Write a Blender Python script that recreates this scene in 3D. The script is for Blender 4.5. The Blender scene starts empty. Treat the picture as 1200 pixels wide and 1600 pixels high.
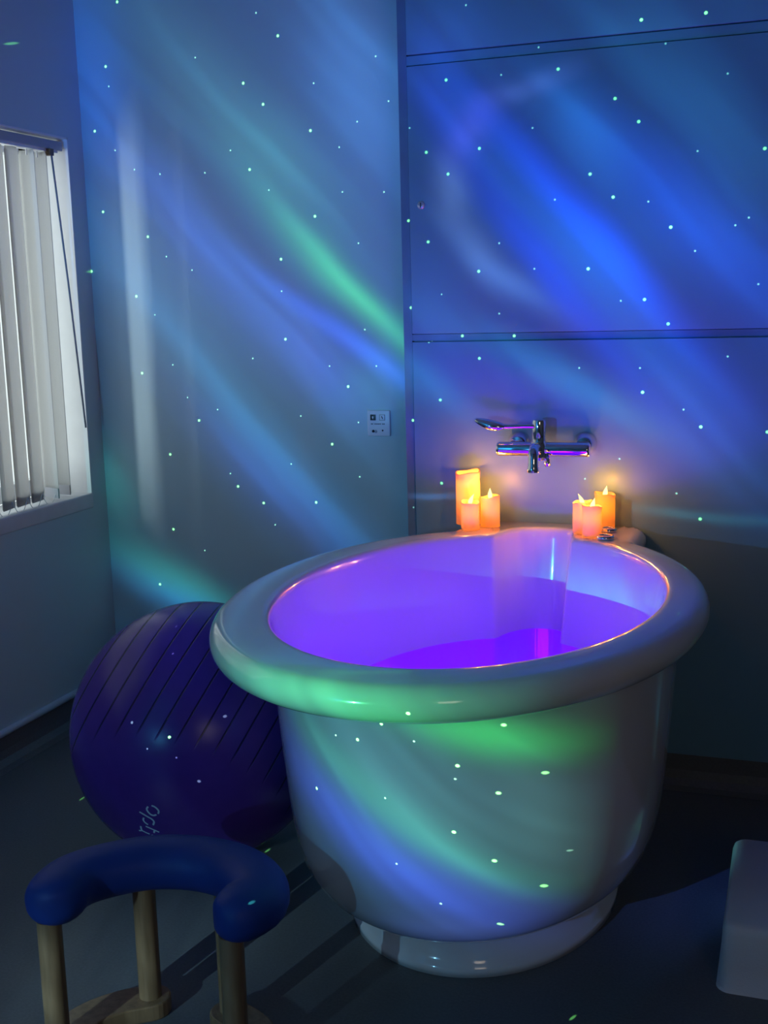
import bpy, bmesh, math, random
from math import sin, cos, pi, radians
from mathutils import Matrix, Vector

sc = bpy.context.scene
COL = sc.collection
random.seed(4)

# ------------------------------------------------------------------ camera
cam_d = bpy.data.cameras.new('camera')
cam = bpy.data.objects.new('camera', cam_d)
COL.objects.link(cam)
YAW, PITCH, ROLL = radians(19.645), radians(10.073), radians(-1.5107)
fwd = Vector((-sin(YAW) * cos(PITCH), cos(YAW) * cos(PITCH), -sin(PITCH)))
r0 = Vector((cos(YAW), sin(YAW), 0))
u0 = r0.cross(fwd)
rgt = cos(ROLL) * r0 + sin(ROLL) * u0
upv = -sin(ROLL) * r0 + cos(ROLL) * u0
M = Matrix((rgt, upv, -fwd)).transposed().to_4x4()
M.translation = (0, 0, 1.45)
cam.matrix_world = M
cam_d.sensor_fit = 'HORIZONTAL'
cam_d.sensor_width = 36
cam_d.lens = 36 * 1840.9 / 1200
cam_d.clip_start = 0.05
sc.camera = cam

# ------------------------------------------------------------------ exposure
sc.view_settings.view_transform = 'Standard'
sc.view_settings.look = 'None'
sc.view_settings.exposure = 0.0
sc.view_settings.gamma = 1.0
sc.view_settings.use_curve_mapping = False

# ------------------------------------------------------------------ world (overcast day outside the window)
w = bpy.data.worlds.new('daylight')
sc.world = w
w.use_nodes = True
bg = w.node_tree.nodes['Background']
bg.inputs[0].default_value = (0.93, 1.0, 1.0, 1)
bg.inputs[1].default_value = 1.25

# tall area light standing in for daylight skimming past the end of the blind
def area(name, loc, tgt, sx, sy, e, col):
    ld = bpy.data.lights.new(name, 'AREA'); ld.shape = 'RECTANGLE'; ld.size = sx; ld.size_y = sy
    ld.energy = e; ld.color = col
    o = bpy.data.objects.new(name, ld); COL.objects.link(o); o.location = loc
    o.rotation_euler = (Vector(tgt) - Vector(loc)).to_track_quat('-Z', 'Y').to_euler()
    return o
area('outside_daylight', (-4.20, 2.40, 1.45), (-2.43, 3.56, 1.45), .16, 2.6, 38, (.95, 1, 1))
# added dim warm fill from behind the camera, no lamp known there
area('warm_fill', (1.5, -1.7, 2.1), (-.5, 2.4, .5), .8, .8, 6.0, (1.0, .84, .68))

# ------------------------------------------------------------------ aurora and star projector
PROJ = (-1.9, -1.4, 1.21)
STROKES=[
 (0.0311, 0.1569, -0.8068, 0.101, 0.0257, 0.0433, 0.1552, 0.1552),
 (0.0392, 0.1343, -0.815, 0.0382, 0.0194, 0.0226, 0.1538, 0.0946),
 (-0.0884, 0.1986, -1.43, 0.055, 0.0226, 0.0067, 0.074, 0.4267),
 (-0.0149, 0.0917, -0.8305, 0.074, 0.0175, 0.0191, 0.0505, 0.4034),
 (0.0657, 0.0055, -0.8002, 0.0444, 0.0154, 0.0279, 0.0419, 0.3446),
 (0.0968, 0.0537, -0.7876, 0.0517, 0.0086, 0.0544, 0.582, 0.0692),
 (0.0709, 0.078, -0.81, 0.0409, 0.0147, 0.0172, 0.1692, 0.0813),
 (0.0892, 0.0245, -0.6179, 0.0592, 0.0065, 0.0281, 0.1201, 0.8986),
 (0.0263, -0.0376, -0.8376, 0.102, 0.0143, 0.017, 0.1499, 0.2924),
 (0.101, 0.1829, -1.1687, 0.0561, 0.0251, 0.0629, 0.1966, 0.5238),
 (-0.0587, 0.0634, -0.8052, 0.0712, 0.029, 0.0222, 0.0809, 0.2059),
 (0.0412, -0.0769, -0.753, 0.0723, 0.0173, 0.0222, 0.0809, 0.4027),
 (-0.0447, -0.1467, -0.4892, 0.0454, 0.0133, 0.0176, 0.3018, 0.2539),
 (-0.0304, -0.1671, -0.4757, 0.0505, 0.0102, 0.0095, 0.1093, 0.4155),
 (-0.0947, -0.0737, -1.1061, 0.0257, 0.0163, 0.0173, 0.1526, 0.1212),
 (0.0589, 0.0076, -0.9033, 0.103, 0.0276, 0.0279, 0.0923, 0.1502),
 (0.1108, -0.0052, -0.9066, 0.0212, 0.0222, 0.0173, 0.1522, 0.1695),
 (0.2684, 0.0958, -0.8525, 0.0861, 0.0095, 0.0, 0.0501, 1.0894),
 (0.2416, 0.0729, -0.9106, 0.0756, 0.0098, 0.0, 0.0336, 0.7391),
 (0.2836, 0.0585, -0.8782, 0.0887, 0.0166, 0.0063, 0.1346, 0.6007),
 (0.3196, 0.1041, -0.7332, 0.0732, 0.0174, 0.0065, 0.0619, 0.5871),
 (0.2682, 0.1481, -0.9197, 0.0308, 0.0124, 0.0283, 0.2081, 0.5364),
 (0.1834, 0.1635, -0.8771, 0.0307, 0.0151, 0.027, 0.0487, 0.5813),
 (0.3328, 0.1521, -0.8821, 0.0617, 0.0184, 0.0237, 0.1279, 0.2415),
 (0.3753, 0.0433, -0.9928, 0.0626, 0.0171, 0.0052, 0.0454, 0.2676),
 (0.1721, 0.0006, -0.6514, 0.0365, 0.0091, 0.0158, 0.2289, 0.3717),
 (0.2493, 0.0043, -0.4895, 0.0622, 0.0101, 0.0124, 0.1991, 0.3094),
 (0.2113, -0.0015, -0.3281, 0.0492, 0.016, 0.0476, 0.0264, 0.3266),
 (0.3492, -0.0315, -0.7679, 0.064, 0.0222, 0.0066, 0.0364, 0.2164),
 (0.1901, 0.2047, -0.5982, 0.026, 0.0216, 0.0219, 0.059, 0.2915),
 (0.177, 0.0402, -1.0131, 0.0304, 0.0165, 0.026, 0.0982, 0.3211),
 (0.3375, -0.0788, -0.0333, 0.048, 0.0031, 0.0097, 0.1414, 0.1582),
 (0.2431, -0.0823, -0.0012, 0.0221, 0.0024, 0.0047, 0.0618, 0.049),
 (0.1749, -0.0727, -0.043, 0.0171, 0.0017, 0.0556, 0.1567, 0.3751),
 (0.1645, -0.3373, 0.107, 0.076, 0.0403, 0.1954, 0.3314, 0.4103),
 (0.1866, 0.1148, -1.5879, 0.0188, 0.0102, 0.1768, 0.1951, 0.3543),
 (0.2011, 0.0782, -0.941, 0.0218, 0.0094, 0.1429, 0.1947, 0.3809),
 (0.2259, 0.0564, -0.5465, 0.023, 0.0069, 0.1013, 0.1969, 0.475),
 (0.2011, 0.1511, 0.8897, 0.0224, 0.0095, 0.1162, 0.0578, 0.3901),
 (0.2382, 0.1733, 0.2116, 0.0233, 0.0059, 0.12, 0.12, 0.3466),
 (0.3417, -0.1299, -0.0303, 0.0657, 0.0157, 0.0491, 0.4612, 0.1256),
 (0.4045, -0.1613, -0.3159, 0.0325, 0.0106, 0.0172, 0.6034, 0.081),
 (0.3749, -0.2088, -0.5751, 0.0976, 0.0396, 0.0401, 0.162, 0.162),
 (0.3243, -0.1905, -0.4896, 0.0584, 0.0095, 0.0087, 0.1043, 0.0471),
 (0.3906, -0.2392, -0.5731, 0.0554, 0.008, 0.0134, 0.1936, 0.0631),
 (0.3076, -0.2149, -0.4143, 0.0648, 0.0162, 0.0127, 0.0127, 0.2795),
 (0.3818, -0.2619, -0.5001, 0.0562, 0.0155, 0.0182, 0.0314, 0.5226),
 (0.4205, -0.2217, -1.3385, 0.0425, 0.0123, 0.0596, 0.1975, 0.1975),
 (0.3928, -0.2924, -0.0556, 0.0378, 0.0158, 0.05, 0.0887, 0.4446),
]
BIG= [(-0.06404, 0.96854, 0.24046), (0.04815, 0.97633, 0.21086), (0.02315, 0.98228, 0.18596), (0.03645, 0.98435, 0.17243), (-0.07621, 0.97612, 0.20343), (-0.08828, 0.98243, 0.16444), (0.02516, 0.99068, 0.13385), (0.06995, 0.99229, 0.10236), (0.06848, 0.98564, 0.15435), (-0.0866, 0.98986, 0.11256), (0.04509, 0.99604, 0.07658), (0.04611, 0.99863, 0.02466), (0.08955, 0.99596, -0.0068), (0.07686, 0.99603, -0.04499), (-0.04651, 0.99314, -0.10724), (-0.04579, 0.99748, -0.05412), (-0.0651, 0.99633, 0.05552), (-0.06439, 0.99792, 0.00276), (0.06369, 0.99438, -0.08457), (0.02476, 0.99595, -0.08638), (-0.05315, 0.99407, 0.09489), (-0.09918, 0.99237, 0.07326), (-0.02169, 0.99931, -0.03011), (-0.0597, 0.98732, -0.14711), (0.00588, 0.99713, -0.07543), (0.18053, 0.96806, 0.17397), (0.2425, 0.95479, 0.17194), (0.27247, 0.9499, 0.15313), (0.28483, 0.94831, 0.13994), (0.28308, 0.94003, 0.19027), (0.1822, 0.97563, 0.12227), (0.20039, 0.97039, 0.13485), (0.26139, 0.95833, 0.11524), (0.27371, 0.9564, 0.10189), (0.30299, 0.94932, 0.08358), (0.26182, 0.96301, 0.06378), (0.30341, 0.95233, 0.03165), (0.2913, 0.95555, 0.04542), (0.20061, 0.97748, 0.06544), (0.15864, 0.98629, 0.04543), (0.17022, 0.9818, 0.0842), (0.15764, 0.98269, 0.0973), (0.20079, 0.97953, 0.014), (0.2912, 0.95664, -0.00628), (0.3203, 0.94698, -0.02534), (0.35134, 0.93585, -0.02746), (0.15842, 0.98708, -0.02415), (0.17611, 0.98234, -0.06315), (0.32009, 0.94425, -0.07708), (0.34405, 0.93132, 0.11946), (0.16911, 0.97622, 0.1356), (0.19013, 0.98137, 0.02762), (0.22078, 0.97495, 0.02695), (0.17656, 0.98423, -0.01124), (0.31303, 0.93083, 0.1886), (0.36037, 0.9234, -0.13215), (0.37057, 0.91745, -0.14476), (0.32331, 0.93443, -0.14936), (0.35371, 0.9203, -0.16715), (0.36494, 0.91334, -0.18065), (0.27173, 0.94206, -0.1967), (0.34757, 0.91542, -0.20298), (0.35869, 0.90791, -0.21691), (0.36832, 0.90063, -0.23066), (0.37906, 0.89413, -0.2384), (0.35238, 0.9012, -0.25232), (0.28352, 0.92769, -0.24292), (0.37753, 0.91019, -0.17034), (0.30844, 0.93756, -0.16076), (0.106, 0.97551, -0.19273), (0.15695, 0.97003, -0.18547), (0.14723, 0.96331, -0.22442), (0.13132, 0.97118, -0.19892), (-0.10461, 0.96958, 0.22132), (0.116, 0.94414, -0.30846), (0.3689, 0.88064, -0.2973), (-0.02433, 0.9614, -0.27406), (0.13463, 0.9502, -0.28107)]
SMALL= [(-0.03982, 0.99589, 0.08136), (-0.02088, 0.9972, 0.07187), (-0.05147, 0.99776, 0.04265), (-0.07494, 0.97866, 0.19135), (-0.07369, 0.9857, 0.15156), (-0.00744, 0.99098, 0.13381), (0.01198, 0.98914, 0.14649), (-0.04087, 0.99002, 0.13484), (0.03827, 0.99199, 0.1204), (0.08763, 0.98584, 0.143), (0.08915, 0.98923, 0.1161), (0.10215, 0.99432, 0.02988), (0.077, 0.99701, 0.00665), (0.10934, 0.99398, 0.00641), (0.05507, 0.99813, -0.02643), (0.09588, 0.99493, -0.03027), (0.00047, 0.99777, -0.06667), (0.03268, 0.99434, -0.10111), (-0.02248, 0.99236, -0.12131), (-0.03977, 0.99917, 0.00837), (-0.0297, 0.99946, -0.01418), (-0.00692, 0.99972, -0.0225), (0.09978, 0.98255, 0.15698), (0.12016, 0.97864, 0.16683), (0.11219, 0.97482, 0.19272), (-0.01003, 0.97898, 0.20373), (0.03388, 0.97372, 0.22522), (0.07143, 0.98076, 0.18168), (0.09918, 0.9915, 0.08423), (0.04468, 0.99743, 0.05603), (0.11673, 0.98657, 0.11428), (0.0466, 0.99717, -0.05899), (0.09547, 0.99322, -0.06628), (0.02155, 0.99969, 0.01221), (-0.06006, 0.98852, 0.13868), (0.29148, 0.95155, 0.09798), (0.24312, 0.9645, 0.10308), (0.23256, 0.97039, 0.06532), (0.2299, 0.96267, 0.1429), (0.21181, 0.96189, 0.17292), (0.19108, 0.95852, 0.21148), (0.29547, 0.93882, 0.17698), (0.32507, 0.93238, 0.1581), (0.31385, 0.94164, 0.12171), (0.33909, 0.93685, 0.0856), (0.33324, 0.93925, 0.08218), (0.31515, 0.94644, 0.07024), (0.25773, 0.96619, 0.00773), (0.28974, 0.95708, 0.00743), (0.27934, 0.95915, -0.04465), (0.26067, 0.96374, -0.057), (0.30849, 0.94912, -0.06325), (0.33234, 0.94307, 0.01324), (0.3118, 0.95002, -0.01585), (0.21245, 0.97381, 0.08099), (0.16998, 0.98515, 0.02415), (0.23118, 0.95526, 0.1845), (0.21263, 0.9763, 0.04031), (0.27925, 0.95915, 0.04521), (0.34501, 0.93721, 0.05105), (0.15715, 0.98438, -0.07939), (0.159, 0.9758, 0.1501), (0.17825, 0.98257, 0.05284), (0.3195, 0.9204, -0.22537), (0.33794, 0.92809, -0.15634), (0.29405, 0.94205, -0.16151), (0.35203, 0.91962, -0.17429), (0.37587, 0.90194, -0.21269), (0.33578, 0.91003, -0.24311), (0.31954, 0.92832, -0.19003), (0.10787, 0.98455, -0.13791), (0.11837, 0.97112, -0.20716), (0.11774, 0.98136, -0.15186), (0.13602, 0.96801, -0.21082)]
BASE_HI = (0.003, 0.060, 0.155)
BASE_LO = (0.003, 0.019, 0.036)

def projector_light():
    ld = bpy.data.lights.new('aurora_projector', 'POINT')
    ld.energy = 860
    ld.shadow_soft_size = 0.0
    ld.use_nodes = True
    nt = ld.node_tree
    N, LK = nt.nodes, nt.links
    em = next(n for n in N if n.type == 'EMISSION')

    def node(t, **kw):
        n = N.new(t)
        for k, v in kw.items():
            setattr(n, k, v)
        return n

    def put(sock, val):
        if hasattr(val, 'links'):
            LK.new(val, sock)
        else:
            sock.default_value = val

    def math_(op, a, b=None, c=None):
        n = node('ShaderNodeMath', operation=op)
        put(n.inputs[0], a)
        if b is not None: put(n.inputs[1], b)
        if c is not None: put(n.inputs[2], c)
        return n.outputs[0]

    def vmath(op, a, b=None, c=None, out=0):
        n = node('ShaderNodeVectorMath', operation=op)
        put(n.inputs[0], a)
        if b is not None: put(n.inputs[1], b)
        if c is not None: put(n.inputs[2], c)
        return n.outputs[out]

    tc = node('ShaderNodeTexCoord')
    d = vmath('NORMALIZE', tc.outputs['Normal'])
    if FLIP < 0:
        d = vmath('MULTIPLY', d, (-1, -1, -1))
    sep = node('ShaderNodeSeparateXYZ')
    LK.new(d, sep.inputs[0])
    ysafe = math_('MAXIMUM', sep.outputs[1], 0.02)
    uu = math_('DIVIDE', sep.outputs[0], ysafe)
    vv = math_('DIVIDE', sep.outputs[2], ysafe)
    comb = node('ShaderNodeCombineXYZ')
    LK.new(uu, comb.inputs[0]); LK.new(vv, comb.inputs[1])
    # gentle waviness of the lens plate
    nz = node('ShaderNodeTexNoise')
    nz.inputs['Scale'].default_value = 8.0
    nz.inputs['Detail'].default_value = 1.5
    LK.new(comb.outputs[0], nz.inputs['Vector'])
    wob = vmath('MULTIPLY_ADD', nz.outputs['Color'], (0.024, 0.024, 0), (-0.012, -0.012, 0))
    p = vmath('ADD', comb.outputs[0], wob)
    # base wash
    mr = node('ShaderNodeMapRange', interpolation_type='SMOOTHSTEP')
    LK.new(vv, mr.inputs[0])
    mr.inputs[1].default_value = -0.16
    mr.inputs[2].default_value = 0.18
    mx = node('ShaderNodeMix', data_type='RGBA')
    LK.new(mr.outputs[0], mx.inputs[0])
    mx.inputs[6].default_value = (*BASE_LO, 1)
    mx.inputs[7].default_value = (*BASE_HI, 1)
    acc = mx.outputs[2]
    for (cx, cy, a, L, W, r, g, b) in STROKES:
        mp = node('ShaderNodeMapping', vector_type='TEXTURE')
        mp.inputs[1].default_value = (cx, cy, 0)
        mp.inputs[2].default_value = (0, 0, a)
        mp.inputs[3].default_value = (L * 1.15, W * 1.1, 1)
        LK.new(p, mp.inputs[0])
        q = vmath('DOT_PRODUCT', mp.outputs[0], mp.outputs[0], out=1)
        e = math_('POWER', 0.36788, q)
        acc = vmath('MULTIPLY_ADD', e, (r * SK, g * SK, b * SK), acc)
    # fine streaks running with the aurora
    mp = node('ShaderNodeMapping', vector_type='TEXTURE')
    mp.inputs[2].default_value = (0, 0, -0.82)
    mp.inputs[3].default_value = (0.25, 0.014, 1)
    LK.new(p, mp.inputs[0])
    st = node('ShaderNodeTexNoise')
    st.inputs['Scale'].default_value = 1.0
    st.inputs['Detail'].default_value = 1.0
    LK.new(mp.outputs[0], st.inputs['Vector'])
    sm = math_('MULTIPLY_ADD', st.outputs[0], 0.9, 0.55)
    acc = vmath('MULTIPLY', acc, sm)
    # cut-off put into the aurora pattern to shade the step and right floor
    me = node('ShaderNodeMapRange', interpolation_type='SMOOTHSTEP')
    LK.new(uu, me.inputs[0])
    me.inputs[1].default_value = 0.452
    me.inputs[2].default_value = 0.428
    acc = vmath('MULTIPLY', acc, me.outputs[0])
    # laser stars
    def stars(dirs, rad, col, acc):
        near = None
        for s in dirs:
            dd = vmath('DISTANCE', d, s, out=1)
            near = dd if near is None else math_('MINIMUM', near, dd)
        m = node('ShaderNodeMapRange', interpolation_type='SMOOTHSTEP')
        LK.new(near, m.inputs[0])
        m.inputs[1].default_value = rad
        m.inputs[2].default_value = rad * 0.45
        return vmath('MULTIPLY_ADD', m.outputs[0], col, acc)
    acc = stars(BIG, 0.0011, (1.3, 5.2, 1.2), acc)
    acc = stars(SMALL, 0.0007, (0.8, 1.9, 1.2), acc)
    # only the front half sphere is lit
    gate = math_('GREATER_THAN', sep.outputs[1], 0.05)
    acc = vmath('MULTIPLY', acc, gate)
    LK.new(acc, em.inputs[0])
    o = bpy.data.objects.new('aurora_projector_light', ld)
    COL.objects.link(o)
    o.location = PROJ
    return o

FLIP = 1
SK = 1.0
projector_light()

def point_light(name, loc, energy, color, rad=0.01, parent=None):
    ld = bpy.data.lights.new(name, 'POINT')
    ld.energy = energy; ld.color = color; ld.shadow_soft_size = rad
    o = bpy.data.objects.new(name, ld)
    COL.objects.link(o)
    o.location = loc
    if parent: o.parent = parent
    return o

# ------------------------------------------------------------------ helpers
def mesh(name, verts, faces, mat, parent=None, smooth=True, loc=None):
    me = bpy.data.meshes.new(name)
    me.from_pydata([tuple(v) for v in verts], [], faces)
    me.update()
    bm = bmesh.new(); bm.from_mesh(me)
    bmesh.ops.recalc_face_normals(bm, faces=bm.faces)
    bm.to_mesh(me); bm.free()
    if smooth:
        for p in me.polygons: p.use_smooth = True
    me.materials.append(mat)
    o = bpy.data.objects.new(name, me)
    COL.objects.link(o)
    if parent: o.parent = parent
    if loc: o.location = loc
    return o

class MB:
    def __init__(s): s.v = []; s.f = []
    def add(s, v, f):
        n = len(s.v); s.v += [tuple(x) for x in v]; s.f += [tuple(i + n for i in q) for q in f]
        return s
    def box(s, x0, x1, y0, y1, z0, z1):
        v = [(x, y, z) for x in (x0, x1) for y in (y0, y1) for z in (z0, z1)]
        return s.add(v, [(0, 1, 3, 2), (4, 6, 7, 5), (0, 4, 5, 1), (2, 3, 7, 6), (0, 2, 6, 4), (1, 5, 7, 3)])
    def tube(s, pts, rad, n=16, cap=True, flat=1.0, up=None):
        pts = [Vector(p) for p in pts]
        if not hasattr(rad, '__len__'): rad = [rad] * len(pts)
        v = []; prev = None
        for i, p in enumerate(pts):
            a = pts[max(i - 1, 0)]; b = pts[min(i + 1, len(pts) - 1)]
            t = (b - a).normalized()
            ref = Vector(up) if up else (prev if prev else (Vector((0, 0, 1)) if abs(t.z) < .9 else Vector((1, 0, 0))))
            x = (ref - t * ref.dot(t)).normalized(); y = t.cross(x)
            prev = x
            for k in range(n):
                an = 2 * pi * k / n
                v.append(p + (x * cos(an) * flat + y * sin(an)) * rad[i])
        f = [(i * n + k, i * n + (k + 1) % n, (i + 1) * n + (k + 1) % n, (i + 1) * n + k) for i in range(len(pts) - 1) for k in range(n)]
        if cap:
            f.append(tuple(range(n))[::-1]); f.append(tuple((len(pts) - 1) * n + k for k in range(n)))
        return s.add(v, f)
    def lathe(s, prof, n=32, c=(0, 0, 0), axis='z', closed=False):
        v = []
        for (r, h) in prof:
            for k in range(n):
                a = 2 * pi * k / n
                q = (r * cos(a), r * sin(a), h)
                if axis == 'y': q = (q[0], q[2], q[1])
                if axis == 'x': q = (q[2], q[0], q[1])
                v.append((q[0] + c[0], q[1] + c[1], q[2] + c[2]))
        m = len(prof)
        f = [(i * n + k, i * n + (k + 1) % n, (i + 1) * n + (k + 1) % n, (i + 1) * n + k) for i in range(m - 1) for k in range(n)]
        if closed:
            f += [((m - 1) * n + k, (m - 1) * n + (k + 1) % n, (k + 1) % n, k) for k in range(n)]
        else:
            f.append(tuple(range(n))[::-1]); f.append(tuple((m - 1) * n + k for k in range(n)))
        return s.add(v, f)
    def build(s, name, mat, parent=None, smooth=True, bevel=0, loc=None, auto=False):
        o = mesh(name, s.v, s.f, mat, parent, smooth and not bevel, loc)
        if bevel:
            m = o.modifiers.new('bevel', 'BEVEL'); m.width = bevel; m.segments = 3; m.limit_method = 'ANGLE'
            m.harden_normals = False
            for p in o.data.polygons: p.use_smooth = True
            o.data.set_sharp_from_angle(angle=radians(40)) if not bevel else None
        if auto:
            o.data.set_sharp_from_angle(angle=radians(35))
        return o

def empty(name, loc=(0, 0, 0)):
    o = bpy.data.objects.new(name, None)
    o.empty_display_size = 0.1
    COL.objects.link(o); o.location = loc
    return o

def tag(o, label, cat, group=None):
    o['label'] = label; o['category'] = cat
    if group: o['group'] = group
    return o

def struct(o):
    o['kind'] = 'structure'
    return o

def catmull(pts, per=8):
    P = [Vector(p) for p in pts]; P = [2 * P[0] - P[1]] + P + [2 * P[-1] - P[-2]]
    out = []
    for i in range(1, len(P) - 2):
        for k in range(per):
            t = k / per
            out.append(0.5 * ((2 * P[i]) + (P[i + 1] - P[i - 1]) * t + (2 * P[i - 1] - 5 * P[i] + 4 * P[i + 1] - P[i + 2]) * t * t + (-P[i - 1] + 3 * P[i] - 3 * P[i + 1] + P[i + 2]) * t ** 3))
    out.append(P[-2])
    return out

# ------------------------------------------------------------------ materials
def pmat(name, col, rough=0.5, metal=0.0, coat=0.0, noise=0.0, nscale=20, bump=0.0, bscale=200, ior=1.45, spec=None):
    m = bpy.data.materials.new(name); m.use_nodes = True
    nt = m.node_tree; b = nt.nodes['Principled BSDF']
    b.inputs['Base Color'].default_value = (*col, 1)
    b.inputs['Roughness'].default_value = rough
    b.inputs['Metallic'].default_value = metal
    b.inputs['Coat Weight'].default_value = coat
    b.inputs['Coat Roughness'].default_value = 0.05
    b.inputs['IOR'].default_value = ior
    tc = nt.nodes.new('ShaderNodeTexCoord')
    if noise:
        n = nt.nodes.new('ShaderNodeTexNoise'); n.inputs['Scale'].default_value = nscale; n.inputs['Detail'].default_value = 4
        nt.links.new(tc.outputs['Object'], n.inputs['Vector'])
        r = nt.nodes.new('ShaderNodeMapRange')
        r.inputs[1].default_value = .3; r.inputs[2].default_value = .7
        r.inputs[3].default_value = 1 - noise; r.inputs[4].default_value = 1 + noise
        nt.links.new(n.outputs[0], r.inputs[0])
        v = nt.nodes.new('ShaderNodeVectorMath'); v.operation = 'SCALE'
        v.inputs[0].default_value = col
        nt.links.new(r.outputs[0], v.inputs['Scale'])
        nt.links.new(v.outputs[0], b.inputs['Base Color'])
    if bump:
        n = nt.nodes.new('ShaderNodeTexNoise'); n.inputs['Scale'].default_value = bscale; n.inputs['Detail'].default_value = 2
        nt.links.new(tc.outputs['Object'], n.inputs['Vector'])
        bp = nt.nodes.new('ShaderNodeBump'); bp.inputs['Strength'].default_value = bump; bp.inputs['Distance'].default_value = 0.002
        nt.links.new(n.outputs[0], bp.inputs['Height'])
        nt.links.new(bp.outputs[0], b.inputs['Normal'])
    return m

M_wall = pmat('wall_paint', (.53, .68, .73), .55, bump=.15, bscale=260)
M_lam = pmat('panel_laminate', (.19, .37, .48), .38, bump=.05, bscale=150)
M_band = pmat('panel_joint', (.16, .24, .34), .45, noise=.05)
M_far = pmat('room_paint', (.40, .36, .33), .7, noise=.02)
M_ceil = pmat('ceiling_paint', (.45, .43, .42), .8, noise=.02)
M_floor = pmat('vinyl_floor', (.135, .142, .145), .42, noise=.12, nscale=160, bump=.08, bscale=400)
M_cap = pmat('capping_strip', (.80, .84, .95), .35, noise=.02)
M_upvc = pmat('white_window_plastic', (.80, .82, .84), .3, noise=.02)
M_sill = pmat('painted_sill', (.72, .73, .76), .35, noise=.03)
M_tub = pmat('white_acrylic', (.80, .80, .80), .16, coat=.8, noise=.01, nscale=6)
M_chrome = pmat('chrome', (.82, .84, .86), .06, metal=1.0, noise=.02)
M_ball = pmat('purple_rubber', (.11, .035, .33), .27, noise=.04, nscale=30)
M_seat = pmat('blue_vinyl', (.010, .040, .24), .55, bump=.12, bscale=500)
M_step = pmat('white_step_plastic', (.80, .75, .74), .5, bump=.3, bscale=300)
M_dark = pmat('dark_plastic', (.02, .022, .03), .4, noise=.05)
M_plate = pmat('switch_plate_plastic', (.80, .80, .84), .35, noise=.02)
M_rail = pmat('blind_rail', (.42, .43, .48), .35, noise=.03)
M_satin = pmat('satin_steel', (.75, .76, .80), .35, metal=.6, noise=.02)
M_logo = pmat('logo_print', (.72, .82, .95), .5, noise=.03)

def wood():
    m = bpy.data.materials.new('varnished_beech'); m.use_nodes = True
    nt = m.node_tree; b = nt.nodes['Principled BSDF']
    tc = nt.nodes.new('ShaderNodeTexCoord'); mp = nt.nodes.new('ShaderNodeMapping')
    mp.inputs[3].default_value = (30, 30, 3)
    nt.links.new(tc.outputs['Object'], mp.inputs[0])
    n = nt.nodes.new('ShaderNodeTexNoise'); n.inputs['Scale'].default_value = 2.2; n.inputs['Detail'].default_value = 6
    nt.links.new(mp.outputs[0], n.inputs['Vector'])
    r = nt.nodes.new('ShaderNodeValToRGB')
    r.color_ramp.elements[0].position = .3; r.color_ramp.elements[0].color = (.17, .10, .05, 1)
    r.color_ramp.elements[1].position = .7; r.color_ramp.elements[1].color = (.28, .17, .09, 1)
    nt.links.new(n.outputs[0], r.inputs[0]); nt.links.new(r.outputs[0], b.inputs['Base Color'])
    b.inputs['Roughness'].default_value = .38
    return m
M_wood = wood()

def slat_mat():
    m = bpy.data.materials.new('blind_fabric'); m.use_nodes = True
    nt = m.node_tree; nt.nodes.clear()
    out = nt.nodes.new('ShaderNodeOutputMaterial')
    d = nt.nodes.new('ShaderNodeBsdfDiffuse'); t = nt.nodes.new('ShaderNodeBsdfTranslucent')
    tc = nt.nodes.new('ShaderNodeTexCoord'); n = nt.nodes.new('ShaderNodeTexNoise'); n.inputs['Scale'].default_value = 300
    nt.links.new(tc.outputs['Object'], n.inputs['Vector'])
    r = nt.nodes.new('ShaderNodeMapRange'); r.inputs[3].default_value = .62; r.inputs[4].default_value = .74
    nt.links.new(n.outputs[0], r.inputs[0]); nt.links.new(r.outputs[0], d.inputs[0])
    t.inputs[0].default_value = (.80, .79, .77, 1)
    mx = nt.nodes.new('ShaderNodeMixShader'); mx.inputs[0].default_value = .55
    nt.links.new(d.outputs[0], mx.inputs[1]); nt.links.new(t.outputs[0], mx.inputs[2])
    nt.links.new(mx.outputs[0], out.inputs[0])
    return m
M_slat = slat_mat()

def wax_mat():
    m = bpy.data.materials.new('candle_wax'); m.use_nodes = True
    nt = m.node_tree; nt.nodes.clear()
    out = nt.nodes.new('ShaderNodeOutputMaterial')
    d = nt.nodes.new('ShaderNodeBsdfDiffuse'); t = nt.nodes.new('ShaderNodeBsdfTranslucent')
    tc = nt.nodes.new('ShaderNodeTexCoord'); n = nt.nodes.new('ShaderNodeTexNoise'); n.inputs['Scale'].default_value = 60
    nt.links.new(tc.outputs['Object'], n.inputs['Vector'])
    bp = nt.nodes.new('ShaderNodeBump'); bp.inputs['Strength'].default_value = .3; bp.inputs['Distance'].default_value = .002
    nt.links.new(n.outputs[0], bp.inputs['Height']); nt.links.new(bp.outputs[0], d.inputs['Normal'])
    d.inputs[0].default_value = (.82, .68, .42, 1)
    t.inputs[0].default_value = (.90, .55, .12, 1)
    mx = nt.nodes.new('ShaderNodeMixShader'); mx.inputs[0].default_value = .42
    nt.links.new(d.outputs[0], mx.inputs[1]); nt.links.new(t.outputs[0], mx.inputs[2])
    nt.links.new(mx.outputs[0], out.inputs[0])
    return m
M_wax = wax_mat()

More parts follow.
